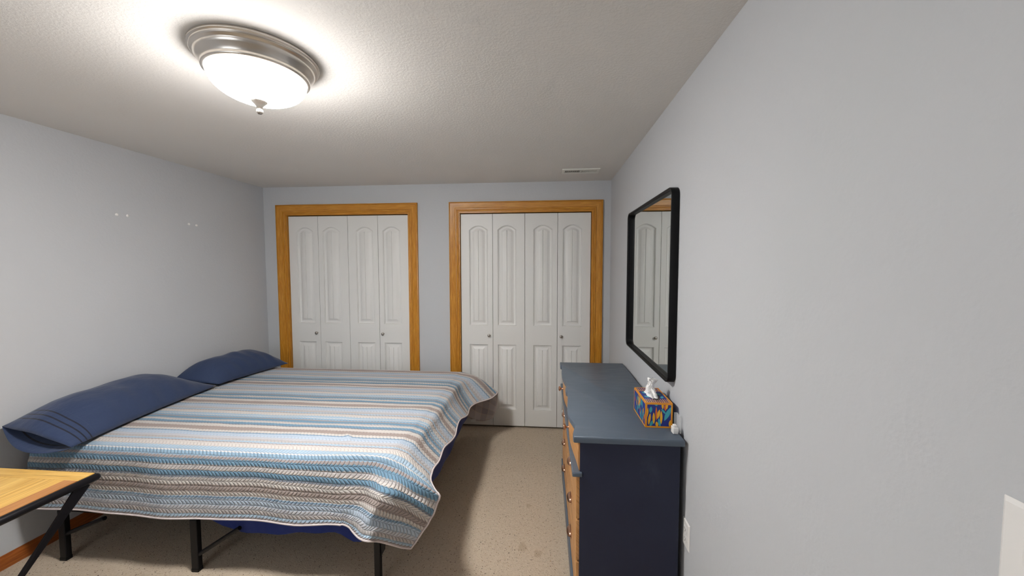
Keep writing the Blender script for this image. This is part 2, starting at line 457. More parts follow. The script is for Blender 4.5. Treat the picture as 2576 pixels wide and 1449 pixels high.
# ------------------------------------------------------------------ closet casings and bifold doors
CAS = [(0, 0), (0.088, 0), (0.088, 0.019), (0.086, 0.021), (0.080, 0.021), (0.0785, 0.0165), (0.0765, 0.0165), (0.075, 0.0195), (0.069, 0.0185), (0.058, 0.016),
       (0.040, 0.0125), (0.031, 0.0095), (0.030, 0.0065), (0.028, 0.0065), (0.027, 0.0125), (0.020, 0.0125), (0.018, 0.0075), (0.014, 0.0065), (0.009, 0.0110), (0.002, 0.0110), (0, 0.009)]
def casing(name, x0, x1, label):
    i0, i1, zt = x0 - 0.012, x1 + 0.012, OPZ + 0.012     # inner edge of the casing, 12 mm reveal
    mb = MB()
    path = [(i0, YB, 0), (i0, YB, zt), (i1, YB, zt), (i1, YB, 0)]
    # section a -> towards the room (-Y), b -> away from the opening
    mb.sweep(path, [(h, -w_) for w_, h in CAS], up=(0, -1, 0))
    j = 0.018
    mb.box(x0 - j - .002, x0 - .002, YB - 0.001, YB + 0.099, 0, zt, grain=2)
    mb.box(x1 + .002, x1 + j + .002, YB - 0.001, YB + 0.099, 0, zt, grain=2)
    mb.box(x0 - .002, x1 + .002, YB - 0.001, YB + 0.099, OPZ, OPZ + j, grain=0)
    o = mb.build(name, M_OAK, smooth=50)
    return struct(o, label, 'door casing')
casing('trim_1', DX[0][0], DX[0][1], 'honey oak casing around the closet nearer the bed head')
casing('trim_2', DX[1][0], DX[1][1], 'honey oak casing around the closet beside the dresser')

YD = YB + 0.022
def panel_rings(mb, xc, hw, z0, z1, arch, flip=False):
    """moulded panel: nested outlines going into the door, raised grooved field"""
    def outline(d):
        pts = [(xc - hw + d, z0 + d), (xc + hw - d, z0 + d)]
        n = 14
        if arch:
            zs = z1 - arch - d * 0.55; za = z1 - d
            for k in range(n + 1):
                th = k / n; x = (hw - d) * (1 - 2 * th)
                f = math.cos((x / hw) * PI / 2 * 0.93) ** 0.9
                f0 = math.cos(((hw - d) / hw) * PI / 2 * 0.93) ** 0.9; f1 = 1.0
                pts.append((xc + x, zs + (za - zs) * (f - f0) / (f1 - f0)))
        else:
            for k in range(n + 1): pts.append((xc + (hw - d) * (1 - 2 * k / n), z1 - d))
        return pts
    steps = [(0, 0), (0.0025, 0.005), (0.005, 0.0035), (0.0085, 0.0115), (0.012, 0.0135), (0.026, 0.0135), (0.029, 0.0125), (0.046, 0.002), (0.048, 0.0012)]
    rings = []
    for d, dep in steps:
        b = len(mb.v); o = outline(d); mb.v += [(x, YD + dep, z) for x, z in o]; rings.append([b + i for i in range(len(o))])
    for r0, r1 in zip(rings, rings[1:]):
        n = len(r0)
        for i in range(n): mb.face([r0[i], r0[(i + 1) % n], r1[(i + 1) % n], r1[i]])
    # field split by a V groove on the centre line
    last = rings[-1]; o = outline(steps[-1][0]); dep = steps[-1][1]
    g = 0.003
    left = [i for i, p in enumerate(o) if p[0] < xc - 1e-4]; right = [i for i, p in enumerate(o) if p[0] > xc + 1e-4]
    cen = [i for i in range(len(o)) if i not in left and i not in right][0]
    zb, zt = o[0][1], o[cen][1]
    b = len(mb.v)
    mb.v += [(xc - g, YD + dep, zb), (xc, YD + dep + 0.005, zb), (xc + g, YD + dep, zb), (xc - g, YD + dep, zt - .0004), (xc, YD + dep + 0.005, zt), (xc + g, YD + dep, zt - .0004)]
    mb.face([b, b + 1, b + 4, b + 3]); mb.face([b + 1, b + 2, b + 5, b + 4])
    L_ = [last[0], b, b + 3] + [last[i] for i in left if i != 0]
    R_ = [last[1]] + [last[i] for i in right if i != 1] + [b + 5, b + 2]
    mb.face(L_); mb.face(R_)
    return outline(0)

def door_leaf(x0, x1, hinge_right, parent, knob_x=None):
    mb = MB(); z0, z1 = 0.018, OPZ - 0.008
    xo, xi = (0.078, 0.045) if hinge_right else (0.045, 0.078)
    px0, px1 = x0 + xo, x1 - xi
    xc, hw = (px0 + px1) / 2, (px1 - px0) / 2
    low = panel_rings(mb, xc, hw, 0.175, 0.800, 0)
    upp = panel_rings(mb, xc, hw, 0.980, 1.922, 0.042)
    v = lambda x, z: (mb.v.append((x, YD, z)), len(mb.v) - 1)[1]
    def poly(pts): mb.face([v(x, z) for x, z in pts])
    poly([(x0, z0), (px0, z0), (px0, z1), (x0, z1)]); poly([(px1, z0), (x1, z0), (x1, z1), (px1, z1)])
    poly([(px0, z0), (px1, z0), (px1, .175), (px0, .175)])
    poly([(px0, .800), (px1, .800), (px1, .980), (px0, .980)])
    top = upp[2:][::-1]
    poly(top + [(px1, z1), (px0, z1)])
    # edges and back
    yb_ = YD + 0.033
    for a, b_ in (((x0, z0), (x1, z0)), ((x1, z0), (x1, z1)), ((x1, z1), (x0, z1)), ((x0, z1), (x0, z0))):
        i = len(mb.v); mb.v += [(a[0], YD, a[1]), (b_[0], YD, b_[1]), (b_[0], yb_, b_[1]), (a[0], yb_, a[1])]; mb.face([i, i + 1, i + 2, i + 3])
    i = len(mb.v); mb.v += [(x0, yb_, z0), (x1, yb_, z0), (x1, yb_, z1), (x0, yb_, z1)]; mb.face([i, i + 1, i + 2, i + 3])
    cx_, cz_ = (x0 + x1) / 2, (z0 + z1) / 2
    for q, f in enumerate(mb.f):
        P = [Vector(mb.v[k]) for k in f]; nn = Vector((0, 0, 0))
        for k in range(len(P)): nn += P[k].cross(P[(k + 1) % len(P)])
        ys = [p.y for p in P]
        if max(ys) < yb_ - 1e-4: want = Vector((0, -1, 0))
        elif min(ys) > yb_ - 1e-4: want = Vector((0, 1, 0))
        else: c_ = sum(P, Vector()) / len(P); want = Vector((c_.x - cx_, 0, (c_.z - cz_) * .149)); want = Vector((want.x, 0, 0)) if abs(want.x) > abs(want.z) else Vector((0, 0, want.z))
        if nn.dot(want) < 0: mb.f[q] = tuple(reversed(f))
    leaf = mb.build('door_leaf', M_DOOR, parent, smooth=30, fixn=False, weld=True)
    if knob_x is not None:
        kb = MB().lathe([(0.0, -0.026), (0.008, -0.0255), (0.0125, -0.023), (0.0145, -0.019), (0.0125, -0.015), (0.0065, -0.011), (0.0055, -0.006), (0.0085, -0.002), (0.009, 0.0)],
                        (knob_x, YD, 0.887), (0, 1, 0), 28).build('door_knob', M_NICKEL, leaf, smooth=60)
        kb['label'] = 'round satin nickel knob'
n = 0
LBL = {1: 'white bifold doors of the closet by the bed, left pair, knob on its left leaf', 2: 'white bifold doors of the closet by the bed, right pair, knob on its right leaf',
       3: 'white bifold doors of the closet by the dresser, left pair, partly behind the quilt corner', 4: 'white bifold doors of the closet by the dresser, right pair, partly behind the dresser'}
for ci, (a, b) in enumerate(DX):
    wd = (b - a - 0.0165) / 4
    xs = [a + 0.003 + i * (wd + 0.0035) for i in range(4)]
    for pr in range(2):
        n += 1
        t = thing('door_%d' % n, LBL[n], 'closet door', (xs[pr * 2], YD, 0), None, 'structure')
        for k in range(2):
            i = pr * 2 + k
            kx = None
            if i == 0: kx = xs[0] + wd - 0.034
            if i == 3: kx = xs[3] + 0.034
            door_leaf(xs[i], xs[i] + wd, k == 0, t, kx)

# ------------------------------------------------------------------ ceiling light
lx, ly = LAMP
cl = thing('ceiling_light', 'round flush ceiling light with nickel rim and glowing white glass bowl', 'ceiling light', (lx, ly, H))
pan = [(0.0, -0.001), (0.204, -0.001), (0.2065, -0.005), (0.205, -0.010), (0.1985, -0.0125), (0.1975, -0.016), (0.200, -0.019), (0.1975, -0.0235), (0.190, -0.026),
       (0.188, -0.029), (0.1885, -0.033), (0.183, -0.040), (0.175, -0.050), (0.1705, -0.057), (0.169, -0.061), (0.171, -0.065), (0.170, -0.070), (0.165, -0.0735), (0.159, -0.074), (0.155, -0.070), (0.153, -0.055)]
MB().lathe(pan, (lx, ly, H), (0, 0, 1), 96).build('pan', M_LAMPMET, cl, smooth=50)['label'] = 'stepped brushed nickel rim'
def glass_mat():
    t = NT('alabaster_glass_lit', 0.3); v = t.obj()
    n_ = t.noise(v, 7, 4)
    t.col(lin((240, 240, 240)))
    c = t.mix(n_.outputs[0], (1.0, 0.965, 0.93, 1), (1.0, 0.985, 0.965, 1))
    t.l(c, t.b.inputs['Emission Color']); sp = t.n('ShaderNodeSeparateXYZ'); t.l(v, sp.inputs[0])
    g = t.n('ShaderNodeMapRange'); t.l(sp.outputs[2], g.inputs[0])
    g.inputs[1].default_value = H - .078; g.inputs[2].default_value = H - .150      # emission cut toward the rim to soften the hot spot on the ceiling
    g.inputs[3].default_value = LAMP_STRENGTH * .17; g.inputs[4].default_value = LAMP_STRENGTH
    t.l(g.outputs[0], t.b.inputs['Emission Strength'])
    return t.m
M_GLASS = glass_mat()
bowl = [(0.1565, -0.066)]
for k in range(0, 15):
    th = k / 14 * PI / 2
    bowl.append((0.160 * math.cos(th) ** 0.86 if k < 14 else 0.0, -0.070 - 0.088 * math.sin(th)))
MB().lathe(bowl, (lx, ly, H), (0, 0, 1), 72).build('glass_bowl', M_GLASS, cl, smooth=180)['label'] = 'glowing frosted glass bowl'
fin = [(0.0, -0.150), (0.027, -0.152), (0.0285, -0.156), (0.026, -0.160), (0.019, -0.166), (0.0125, -0.174), (0.0105, -0.179), (0.0075, -0.181), (0.0065, -0.1835),
       (0.0095, -0.187), (0.0115, -0.192), (0.0105, -0.198), (0.006, -0.2025), (0, -0.204)]
MB().lathe(fin, (lx, ly, H), (0, 0, 1), 40).build('finial', M_NICKEL, cl, smooth=60)['label'] = 'nickel finial'

# ------------------------------------------------------------------ ceiling vent
vx0, vx1, vy0, vy1 = 0.132, 0.430, 3.035, 3.175
vt = thing('ceiling_vent', 'white metal air register in the ceiling in front of the closet by the dresser', 'air vent', ((vx0 + vx1) / 2, (vy0 + vy1) / 2, H))
mb = MB()
ix0, ix1, iy0, iy1 = vx0 + .024, vx1 - .024, vy0 + .032, vy1 - .032
for (a, b, c, d) in ((vx0, vx1, vy0, iy0), (vx0, vx1, iy1, vy1), (vx0, ix0, iy0, iy1), (ix1, vx1, iy0, iy1), ((ix0 + ix1) / 2 - .005, (ix0 + ix1) / 2 + .005, iy0, iy1)):
    mb.box(a, b, c, d, H - 0.009, H - 0.0005)
mb.build('frame', M_VENTW, vt, bevel=0.003)
MB().box(ix0, ix1, iy0, iy1, H - 0.0012, H - 0.0005).build('duct_opening', M_DARK, vt)
for side in (0, 1):
    mb = MB(); a = ix0 if side == 0 else (ix0 + ix1) / 2 + .005; b = (ix0 + ix1) / 2 - .005 if side == 0 else ix1
    for k in range(15):
        x = a + (k + .5) * (b - a) / 15; t_ = 0.0018 if side else -0.0018
        i = len(mb.v)
        mb.v += [(x - .0011 - t_, iy0, H - .001), (x + .0011 - t_, iy0, H - .001), (x + .0011 + t_, iy0, H - .0065), (x - .0011 + t_, iy0, H - .0065),
                 (x - .0011 - t_, iy1, H - .001), (x + .0011 - t_, iy1, H - .001), (x + .0011 + t_, iy1, H - .0065), (x - .0011 + t_, iy1, H - .0065)]
        for q in ((0, 1, 2, 3), (4, 7, 6, 5), (0, 4, 5, 1), (1, 5, 6, 2), (2, 6, 7, 3), (3, 7, 4, 0)): mb.face([i + z for z in q])
    mb.build('louvers', M_VENTW, vt)
for sx in (vx0 + .012, vx1 - .012):
    MB().lathe([(0, -.0095), (.003, -.009), (.0042, -.007), (.0042, -.005)], (sx, (vy0 + vy1) / 2, H), (0, 0, 1), 14).build('screw', M_NICKEL, vt, smooth=60)

# ------------------------------------------------------------------ wall hooks, outlet, switch
ANCH = [(2.198, 1.870, 'foremost'), (2.262, 1.871, 'second'), (2.689, 1.865, 'third'), (2.752, 1.863, 'rearmost')]
HL = ['small white wall anchor above the bed, leftmost of the four', 'small white wall anchor above the bed, second from the left',
      'small white wall anchor above the bed, third from the left', 'small white wall anchor above the bed, rightmost, nearest the closets']
for k, (y, z, _) in enumerate(ANCH):
    o = MB().lathe([(0, .0045), (.0035, .0035), (.004, .0052), (.0075, .0042), (.0088, .002), (.009, 0)], (XL, y, z), (1, 0, 0), 20).build('wall_anchor', M_WHITEPL, smooth=50)
    tag(o, HL[k], 'wall anchor', 'white wall anchors above the bed')

def plate(name, y0, y1, z0, z1, label, cat):
    t = thing(name, label, cat, (XR, (y0 + y1) / 2, (z0 + z1) / 2))
    mb = MB(); b = 0
    mb.v += [(XR - .0005, y0, z0), (XR - .0005, y1, z0), (XR - .0005, y1, z1), (XR - .0005, y0, z1)]
    e = .006
    mb.v += [(XR - .0055, y0 + e, z0 + e), (XR - .0055, y1 - e, z0 + e), (XR - .0055, y1 - e, z1 - e), (XR - .0055, y0 + e, z1 - e)]
    mb.face([4, 5, 6, 7]); mb.face([0, 1, 2, 3][::-1])
    for i in range(4): j = (i + 1) % 4; mb.face([i, j, 4 + j, 4 + i])
    mb.build('cover_plate', M_WHITEPL, t, bevel=.0012)
    return t
ot = plate('wall_outlet', 1.520, 1.590, 0.368, 0.482, 'white duplex outlet low on the wall beside the dresser', 'outlet')
for zc in (0.405, 0.445):
    r = MB(); pts = []
    for k in range(24):
        th = 2 * PI * k / 24; pts.append((1.555 + .0165 * math.cos(th), zc + max(-.0125, min(.0125, .0165 * math.sin(th)))))
    rr = r.poly_prism(pts, lambda p, d: (d, p[0], p[1]), XR - .0072, XR - .005).build('receptacle', M_WHITEPL, ot)
    s_ = MB(); s_.box(XR - .0075, XR - .0071, 1.548, 1.5495, zc - .002, zc + .006); s_.box(XR - .0075, XR - .0071, 1.5605, 1.562, zc - .002, zc + .006)
    s_.lathe([(0, -.0004), (.0022, -.0004), (.0022, 0)], (XR - .0071, 1.555, zc - .007), (1, 0, 0), 12)
    s_.build('slots', M_SLOT, rr)
sw = plate('light_switch', 0.447, 0.520, 1.123, 1.2385, 'white switch plate on the near end of the pale right wall', 'light switch')
MB().box(XR - .009, XR - .005, .476, .491, 1.166, 1.194).build('toggle', M_WHITEPL, sw, bevel=.001)
for zc in (1.151, 1.211): MB().lathe([(0, -.007), (.003, -.0066), (.0035, -.005)], (XR, .4835, zc), (1, 0, 0), 14).build('screw', M_NICKEL, sw, smooth=60)

# ------------------------------------------------------------------ mirror
def rrect(y0, y1, z0, z1, r, n=8):
    P = []
    for cy, cz, a0 in ((y1 - r, z1 - r, 0), (y0 + r, z1 - r, PI / 2), (y0 + r, z0 + r, PI), (y1 - r, z0 + r, 3 * PI / 2)):
        for k in range(n + 1):
            a = a0 + k / n * PI / 2; P.append((cy + r * math.cos(a), cz + r * math.sin(a)))
    return P
mt = thing('wall_mirror', 'rectangular mirror with rounded black metal frame above the dresser', 'mirror', (XR, 2.16, 1.44))
MY0, MY1, MZ0, MZ1 = 1.722, 2.612, 1.002, 1.885
mb = MB(); out = rrect(MY0, MY1, MZ0, MZ1, .040); inn = rrect(MY0 + .008, MY1 - .008, MZ0 + .008, MZ1 - .008, .033); inn2 = inn
xf, xg = XR - .036, XR - .012
b = len(mb.v)
rings = [[(XR - .002, y, z) for y, z in out], [(xf + .001, y, z) for y, z in out], [(xf, y, z) for y, z in rrect(MY0 + .001, MY1 - .001, MZ0 + .001, MZ1 - .001, .039)],
         [(xf, y, z) for y, z in rrect(MY0 + .007, MY1 - .007, MZ0 + .007, MZ1 - .007, .034)], [(xf + .001, y, z) for y, z in inn], [(xf + .012, y, z) for y, z in inn], [(xf + .0125, y, z) for y, z in rrect(MY0 + .011, MY1 - .011, MZ0 + .011, MZ1 - .011, .031)],
         [(xg + .003, y, z) for y, z in rrect(MY0 + .0115, MY1 - .0115, MZ0 + .0115, MZ1 - .0115, .0305)], [(XR - .002, y, z) for y, z in rrect(MY0 + .0115, MY1 - .0115, MZ0 + .0115, MZ1 - .0115, .0305)]]
N = len(out)
for rg in rings: mb.v += rg
for i in range(len(rings) - 1):
    for k in range(N): mb.face([i * N + k, i * N + (k + 1) % N, (i + 1) * N + (k + 1) % N, (i + 1) * N + k])
i = len(rings) - 1
for k in range(N): mb.face([i * N + k, i * N + (k + 1) % N, (k + 1) % N, k])
mb.build('frame', M_FRAMEBLK, mt, smooth=45)
MB().poly_prism(rrect(MY0 + .0118, MY1 - .0118, MZ0 + .0118, MZ1 - .0118, .030), lambda p, d: (d, p[0], p[1]), xg, XR - .003).build('glass', M_MIRROR, mt)

# ------------------------------------------------------------------ dresser
ZT = 0.82; DY0, DY1 = 1.572, 2.785; DXB = 0.562
dr = thing('dresser', 'long slate-blue dresser with honey wood drawer fronts along the right wall', 'dresser', (0.35, (DY0 + DY1) / 2, 0))
TOPX = [(1.556, .1235), (1.562, .1205), (1.585, .1200), (1.62, .1250), (1.655, .1335), (1.668, .1350), (1.682, .1345), (1.716, .1290), (1.77, .1170), (1.83, .1120), (1.87, .1125), (1.95, .1180), (2.04, .1250),
        (2.10, .1285), (2.122, .1285), (2.135, .1215), (2.156, .1200), (2.20, .1200), (2.215, .1290), (2.235, .1325), (2.255, .1325), (2.30, .1280), (2.36, .1200), (2.42, .1150), (2.48, .1125), (2.56, .1140), (2.64, .1190), (2.70, .1200), (2.705, .1120), (2.798, .1120)]
def topx(y): return float(np.interp(y, [p[0] for p in TOPX], [p[1] for p in TOPX]))
mb = MB()
outl = [(p[1], p[0]) for p in TOPX] + [(DXB + .012, 2.800), (DXB + .012, 1.556)]
def prism_xy(mb, outl, zs):
    """zs: list of (z, inset)"""
    n_ = len(outl); cx_ = 0.35; cy_ = 2.17
    rings = []
    for z, ins in zs:
        b_ = len(mb.v)
        for x, y in outl:
            xx = x + (ins if x < cx_ else -ins); yy = y + (ins if y < cy_ - .55 else (-ins if y > cy_ + .58 else 0))
            mb.v.append((xx, yy, z))
        rings.append(b_)
    for r0, r1 in zip(rings, rings[1:]):
        for i in range(n_): mb.face([r0 + i, r0 + (i + 1) % n_, r1 + (i + 1) % n_, r1 + i])
    mb.face([rings[0] + i for i in range(n_)]); mb.face([rings[-1] + i for i in range(n_)])
prism_xy(mb, outl, [(ZT - .030, .006), (ZT - .027, .001), (ZT - .014, 0), (ZT - .006, 0.0005), (ZT - .0015, .002), (ZT, .004)])
mb.build('dresser_top', M_DRESS, dr, smooth=40)['label'] = 'slate blue dresser top with wavy front edge'
mb = MB()
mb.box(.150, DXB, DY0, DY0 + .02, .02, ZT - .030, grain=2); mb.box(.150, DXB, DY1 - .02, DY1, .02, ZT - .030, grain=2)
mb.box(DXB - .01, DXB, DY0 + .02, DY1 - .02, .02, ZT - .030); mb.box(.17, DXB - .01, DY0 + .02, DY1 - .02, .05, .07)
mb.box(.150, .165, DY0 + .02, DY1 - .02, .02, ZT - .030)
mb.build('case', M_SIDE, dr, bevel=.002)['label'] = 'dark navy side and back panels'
YM = (DY0 + DY1) / 2
mb = MB(); mb.box(.128, DXB - .005, DY0 - .006, DY1 + .006, 0.0, .086); mb.build('plinth', M_DRESS, dr, bevel=.004)
mb = MB(); mb.box(.118, .160, DY0 - .010, DY1 + .010, .640, .660); mb.build('moulding', M_DRESS, dr, bevel=.004)['label'] = 'slate blue ledge under the top drawers'
ZR = [(.092, .254), (.262, .440), (.448, .636)]
def cup_pull(par, y, z, x):
    mb = MB(); P = []
    for i in range(13):
        a = -1 + 2 * i / 12; row = []
        for j in range(9):
            th = j / 8 * PI / 2 * 1.05
            w_ = math.sqrt(max(0, 1 - a * a))
            row.append((x - .022 * math.sin(th) * w_ ** .8 - .0005, y + .042 * a, z + .020 * w_ ** .7 * math.cos(th) - .004))
        P.append(row)
    mb.grid(P)
    pts = [(y + .047 * math.cos(t_), z - .006 + .030 * max(0, math.sin(t_))) for t_ in [PI * k / 16 for k in range(17)]]
    mb.poly_prism(pts, lambda p, d: (d, p[0], p[1]), x - .0018, x)
    o = mb.build('handle', M_COPPER, par, smooth=60)
    md = o.modifiers.new('s', 'SOLIDIFY'); md.thickness = .0012
    o['label'] = 'copper cup pull'
cols = [(DY0 + .006, YM - .004), (YM + .004, DY1 - .006)]
for (y0, y1) in cols:
    for (z0, z1) in ZR:
        d = MB().box(.136, .152, y0, y1, z0, z1, grain=1).build('drawer', M_DRAWER, dr, bevel=.0025)
        d['label'] = 'flat honey wood drawer front'
        cup_pull(d, (y0 + y1) / 2, (z0 + z1) / 2 + .004, .136)
# bowed top drawers following the wavy edge
for ci, (y0, y1) in enumerate(cols):
    mb = MB(); rows = []
    N_ = 40
    def fx(y):
        u_ = (y - y0) / (y1 - y0)
        return .142 - .020 * max(0, math.sin(PI * u_)) ** 1.6
    zs = [.662, .70, .74, .788]
    front = [[(fx(y0 + (y1 - y0) * i / N_) + 0.004 * ((z - .72) / .06) ** 2, y0 + (y1 - y0) * i / N_, z) for z in zs] for i in range(N_ + 1)]
    UVs = [[(p[1], p[2]) for p in r] for r in front]
    mb.grid(front, UVs)
    for zi in (0, -1):
        for i in range(N_):
            a, b_ = front[i][zi], front[i + 1][zi]; k = len(mb.v)
            mb.v += [a, b_, (.152, b_[1], b_[2]), (.152, a[1], a[2])]; mb.face([k, k + 1, k + 2, k + 3], [(a[1], 0), (b_[1], 0), (b_[1], .02), (a[1], .02)])
    for i in (0, N_):
        for j in range(3):
            a, b_ = front[i][j], front[i][j + 1]; k = len(mb.v)
            mb.v += [a, b_, (.152, b_[1], b_[2]), (.152, a[1], a[2])]; mb.face([k, k + 1, k + 2, k + 3], [(a[2], 0), (b_[2], 0), (b_[2], .02), (a[2], .02)])
    d = mb.build('drawer', M_DRAWER, dr, smooth=40); d['label'] = 'bowed honey wood top drawer front'
    ym = (y0 + y1) / 2; xk = fx(ym)
    kb = MB().lathe([(0.0, -.031), (.009, -.0305), (.0145, -.027), (.016, -.022), (.013, -.018), (.006, -.015), (.005, -.006), (.008, -.001), (.008, .002)], (xk, ym, .722), (1, 0, 0), 28)
    kb.build('handle', M_COPPER, d, smooth=60)['label'] = 'round copper knob'

# ------------------------------------------------------------------ tissue box, tissue, charger
M_TBLUE = plain('box_navy_print', (38, 52, 132), 0.42, 0, .5, .06, 30)
M_TORG = plain('box_orange_print', (226, 148, 30), 0.42)
M_TYEL = plain('box_yellow_print', (232, 172, 36), 0.42)
M_TTEAL = plain('box_teal_print', (60, 158, 172), 0.42)
M_TRED = plain('box_burnt_orange_print', (212, 106, 40), 0.42)
M_TWHITE = plain('tissue_paper', (232, 231, 230), 0.9, 0, .1)
TB = [M_TBLUE, M_TORG, M_TYEL, M_TTEAL, M_TRED, M_SLOT]
tx0, tx1, ty0, ty1, tz0, tz1 = .444, .560, 1.672, 1.885, ZT + .0008, ZT + .111
tb = thing('tissue_box', 'navy tissue box with orange edges and teal and yellow leaf print on the dresser', 'tissue box', ((tx0 + tx1) / 2, (ty0 + ty1) / 2, tz0))
mb = MB().box(tx0, tx1, ty0, ty1, tz0, tz1)
def face_map(kind):
    if kind == 'near': return (lambda u_, v_, e: (tx0 + u_, ty0 - e, tz0 + v_)), tx1 - tx0, tz1 - tz0
    if kind == 'left': return (lambda u_, v_, e: (tx0 - e, ty1 - u_, tz0 + v_)), ty1 - ty0, tz1 - tz0
    return (lambda u_, v_, e: (tx0 + u_, ty0 + v_, tz1 + e)), tx1 - tx0, ty1 - ty0
def flat(mb, fn, pts, e, mi):
    b_ = len(mb.v); mb.v += [fn(p[0], p[1], e) for p in pts]; mb.face([b_ + i for i in range(len(pts))], None, mi)
def leafp(cx_, cy_, l_, w_, ang):
    P = []
    for k in range(9): t_ = k / 8; P.append((w_ * math.sin(PI * t_) ** .8 * .5, (t_ - .5) * l_))
    for k in range(7, 0, -1): t_ = k / 8; P.append((-w_ * math.sin(PI * t_) ** .8 * .5, (t_ - .5) * l_))
    ca, sa = math.cos(ang), math.sin(ang)
    return [(cx_ + x * ca - y * sa, cy_ + x * sa + y * ca) for x, y in P]
rnd = random.Random(3)
BW = .0070
for kind in ('near', 'left', 'top'):
    fn, UW, VH = face_map(kind)
    for r_ in ((0, 0, UW, BW), (0, VH - BW, UW, VH), (0, BW, BW, VH - BW), (UW - BW, BW, UW, VH - BW)):
        flat(mb, fn, [(r_[0], r_[1]), (r_[2], r_[1]), (r_[2], r_[3]), (r_[0], r_[3])], .0004, 1)
    if kind == 'near':
        k = UW / 550
        L_ = [(60, 180, 250, 50, -.12, 2), (150, 200, 250, 52, .02, 2), (200, 300, 300, 40, .03, 4), (245, 290, 210, 58, -.2, 2), (300, 220, 290, 52, 0, 2), (85, 380, 140, 62, -.1, 3),
              (20, 320, 210, 34, -.08, 2), (105, 90, 160, 60, -.45, 3), (345, 350, 150, 42, .75, 3), (430, 300, 330, 90, -.42, 3), (325, 470, 150, 46, .05, 2), (378, 430, 140, 44, .1, 4), (410, 470, 150, 44, -.03, 2),
              (215, 70, 130, 58, .15, 2), (265, 110, 190, 54, .2, 3), (480, 100, 150, 52, -.12, 2), (512, 70, 110, 34, 0, 4), (530, 100, 120, 24, 0, 2), (190, 500, 90, 60, .5, 3), (505, 500, 60, 70, 1.2, 3)]
        for (x, y, l_, w_, a, mi) in L_:
            pts = [(min(max(p[0], BW), UW - BW), min(max(p[1], BW), VH - BW)) for p in leafp((x + 20) * k, y * k * 1.0, l_ * k, w_ * k, a)]
            flat(mb, fn, pts, .0007 + .0001 * (mi % 3), mi)
    elif kind == 'left':
        for q in range(34):
            pts = leafp(rnd.uniform(.015, UW - .015), rnd.uniform(.015, VH - .015), rnd.uniform(.025, .05), rnd.uniform(.008, .014), rnd.uniform(-.5, .5))
            pts = [(min(max(p[0], BW), UW - BW), min(max(p[1], BW), VH - BW)) for p in pts]
            flat(mb, fn, pts, .0007 + .00002 * q, rnd.choice((2, 3, 4, 3)))
    else:
        for q in range(11):
            for v0 in (.008, VH - .056):
                x = .012 + q * (UW - .024) / 10; flat(mb, fn, [(x - .0022, v0), (x + .0022, v0), (x + .0016, v0 + .046), (x - .0010, v0 + .040)], .0007, 1 if q % 2 else 2)
        for (x, y, l_, w_, a) in ((.028, .080, .034, .020, .9), (.088, .118, .04, .02, .5), (.026, .135, .03, .014, .2), (.092, .075, .03, .014, -.3)): flat(mb, fn, leafp(x, y, l_, w_, a), .0009, 3)
        cx_, cy_ = UW / 2, VH / 2
        flat(mb, fn, [(cx_ + .026 * math.cos(t_) * 1.0, cy_ + .072 * math.sin(t_)) for t_ in [2 * PI * k / 28 for k in range(28)]], .0010, 5)
mb.build('carton', TB, tb, fixn=False)
# the tissue standing out of the slot
mb = MB(); P = []
tcx, tcy = (tx0 + tx1) / 2 - .003, (ty0 + ty1) / 2 + .004
for i in range(19):
    f = i / 18; row = []
    z = tz1 + .0015 + .066 * f
    for j in range(44):
        th = 2 * PI * j / 44
        base = Vector((.024 * math.cos(th), .060 * math.sin(th)))
        r_ = (1 - .78 * min(1, f * 1.35)) + .42 * max(0, f - .62) * 1.6
        star = 1 + (.22 + .35 * f) * math.sin(5 * th + 2.6 * f) * (.5 + .5 * math.sin(3 * th + 1))
        nx = noise.noise(Vector((th * 1.4, f * 4, 1.3))) * .010 * (.4 + f)
        x0t = base.x
        x = base.x * r_ * star * (1 + f * .3) + nx - .004 * math.sin(f * 5) + .007 * noise.noise(Vector((x0t * 160, th * 3, f * 9))); y = base.y * r_ * star * (1 - .42 * f) + nx * .6 + .014 * f
        row.append((tcx + x, tcy + y, z + .010 * noise.noise(Vector((math.cos(th) * 2, math.sin(th) * 2, f * 3))) * f * 2))
    row.append(row[0]); P.append(row)
mb.grid(P)
ts = mb.build('tissue', M_TWHITE, smooth=38)
tag(ts, 'crumpled white tissue pulled up out of the printed tissue box', 'tissue')
M_CLEAR = NT('clear_acrylic', 0.05)
M_CLEAR.b.inputs['Alpha'].default_value = 0.22; M_CLEAR.b.inputs['Base Color'].default_value = (.93, .94, .95, 1)
M_CLEAR = M_CLEAR.m
mb = MB(); zb = ZT + .001
mb.box(.5655, .579, 1.622, 1.625, zb, zb + .072); mb.box(.576, .579, 1.625, 1.668, zb, zb + .072); mb.box(.5655, .579, 1.668, 1.671, zb, zb + .072)
mb.box(.5655, .576, 1.625, 1.668, zb, zb + .002)
hd = mb.build('clear_holder', M_CLEAR, bevel=.0008)
tag(hd, 'small clear plastic holder standing between tissue box and wall', 'holder')
ch = thing('charger', 'small white charger block at the near back corner of the dresser top', 'charger', (.552, 1.625, zb))
MB().box(.5425, .5645, 1.608, 1.638, zb, zb + .028).build('body', M_WHITEPL, ch, bevel=.003, seg=3)
MB().box(.5465, .5605, 1.612, 1.634, zb + .0285, zb + .0365).build('plug_collar', M_WHITEPL, ch, bevel=.0025, seg=3)

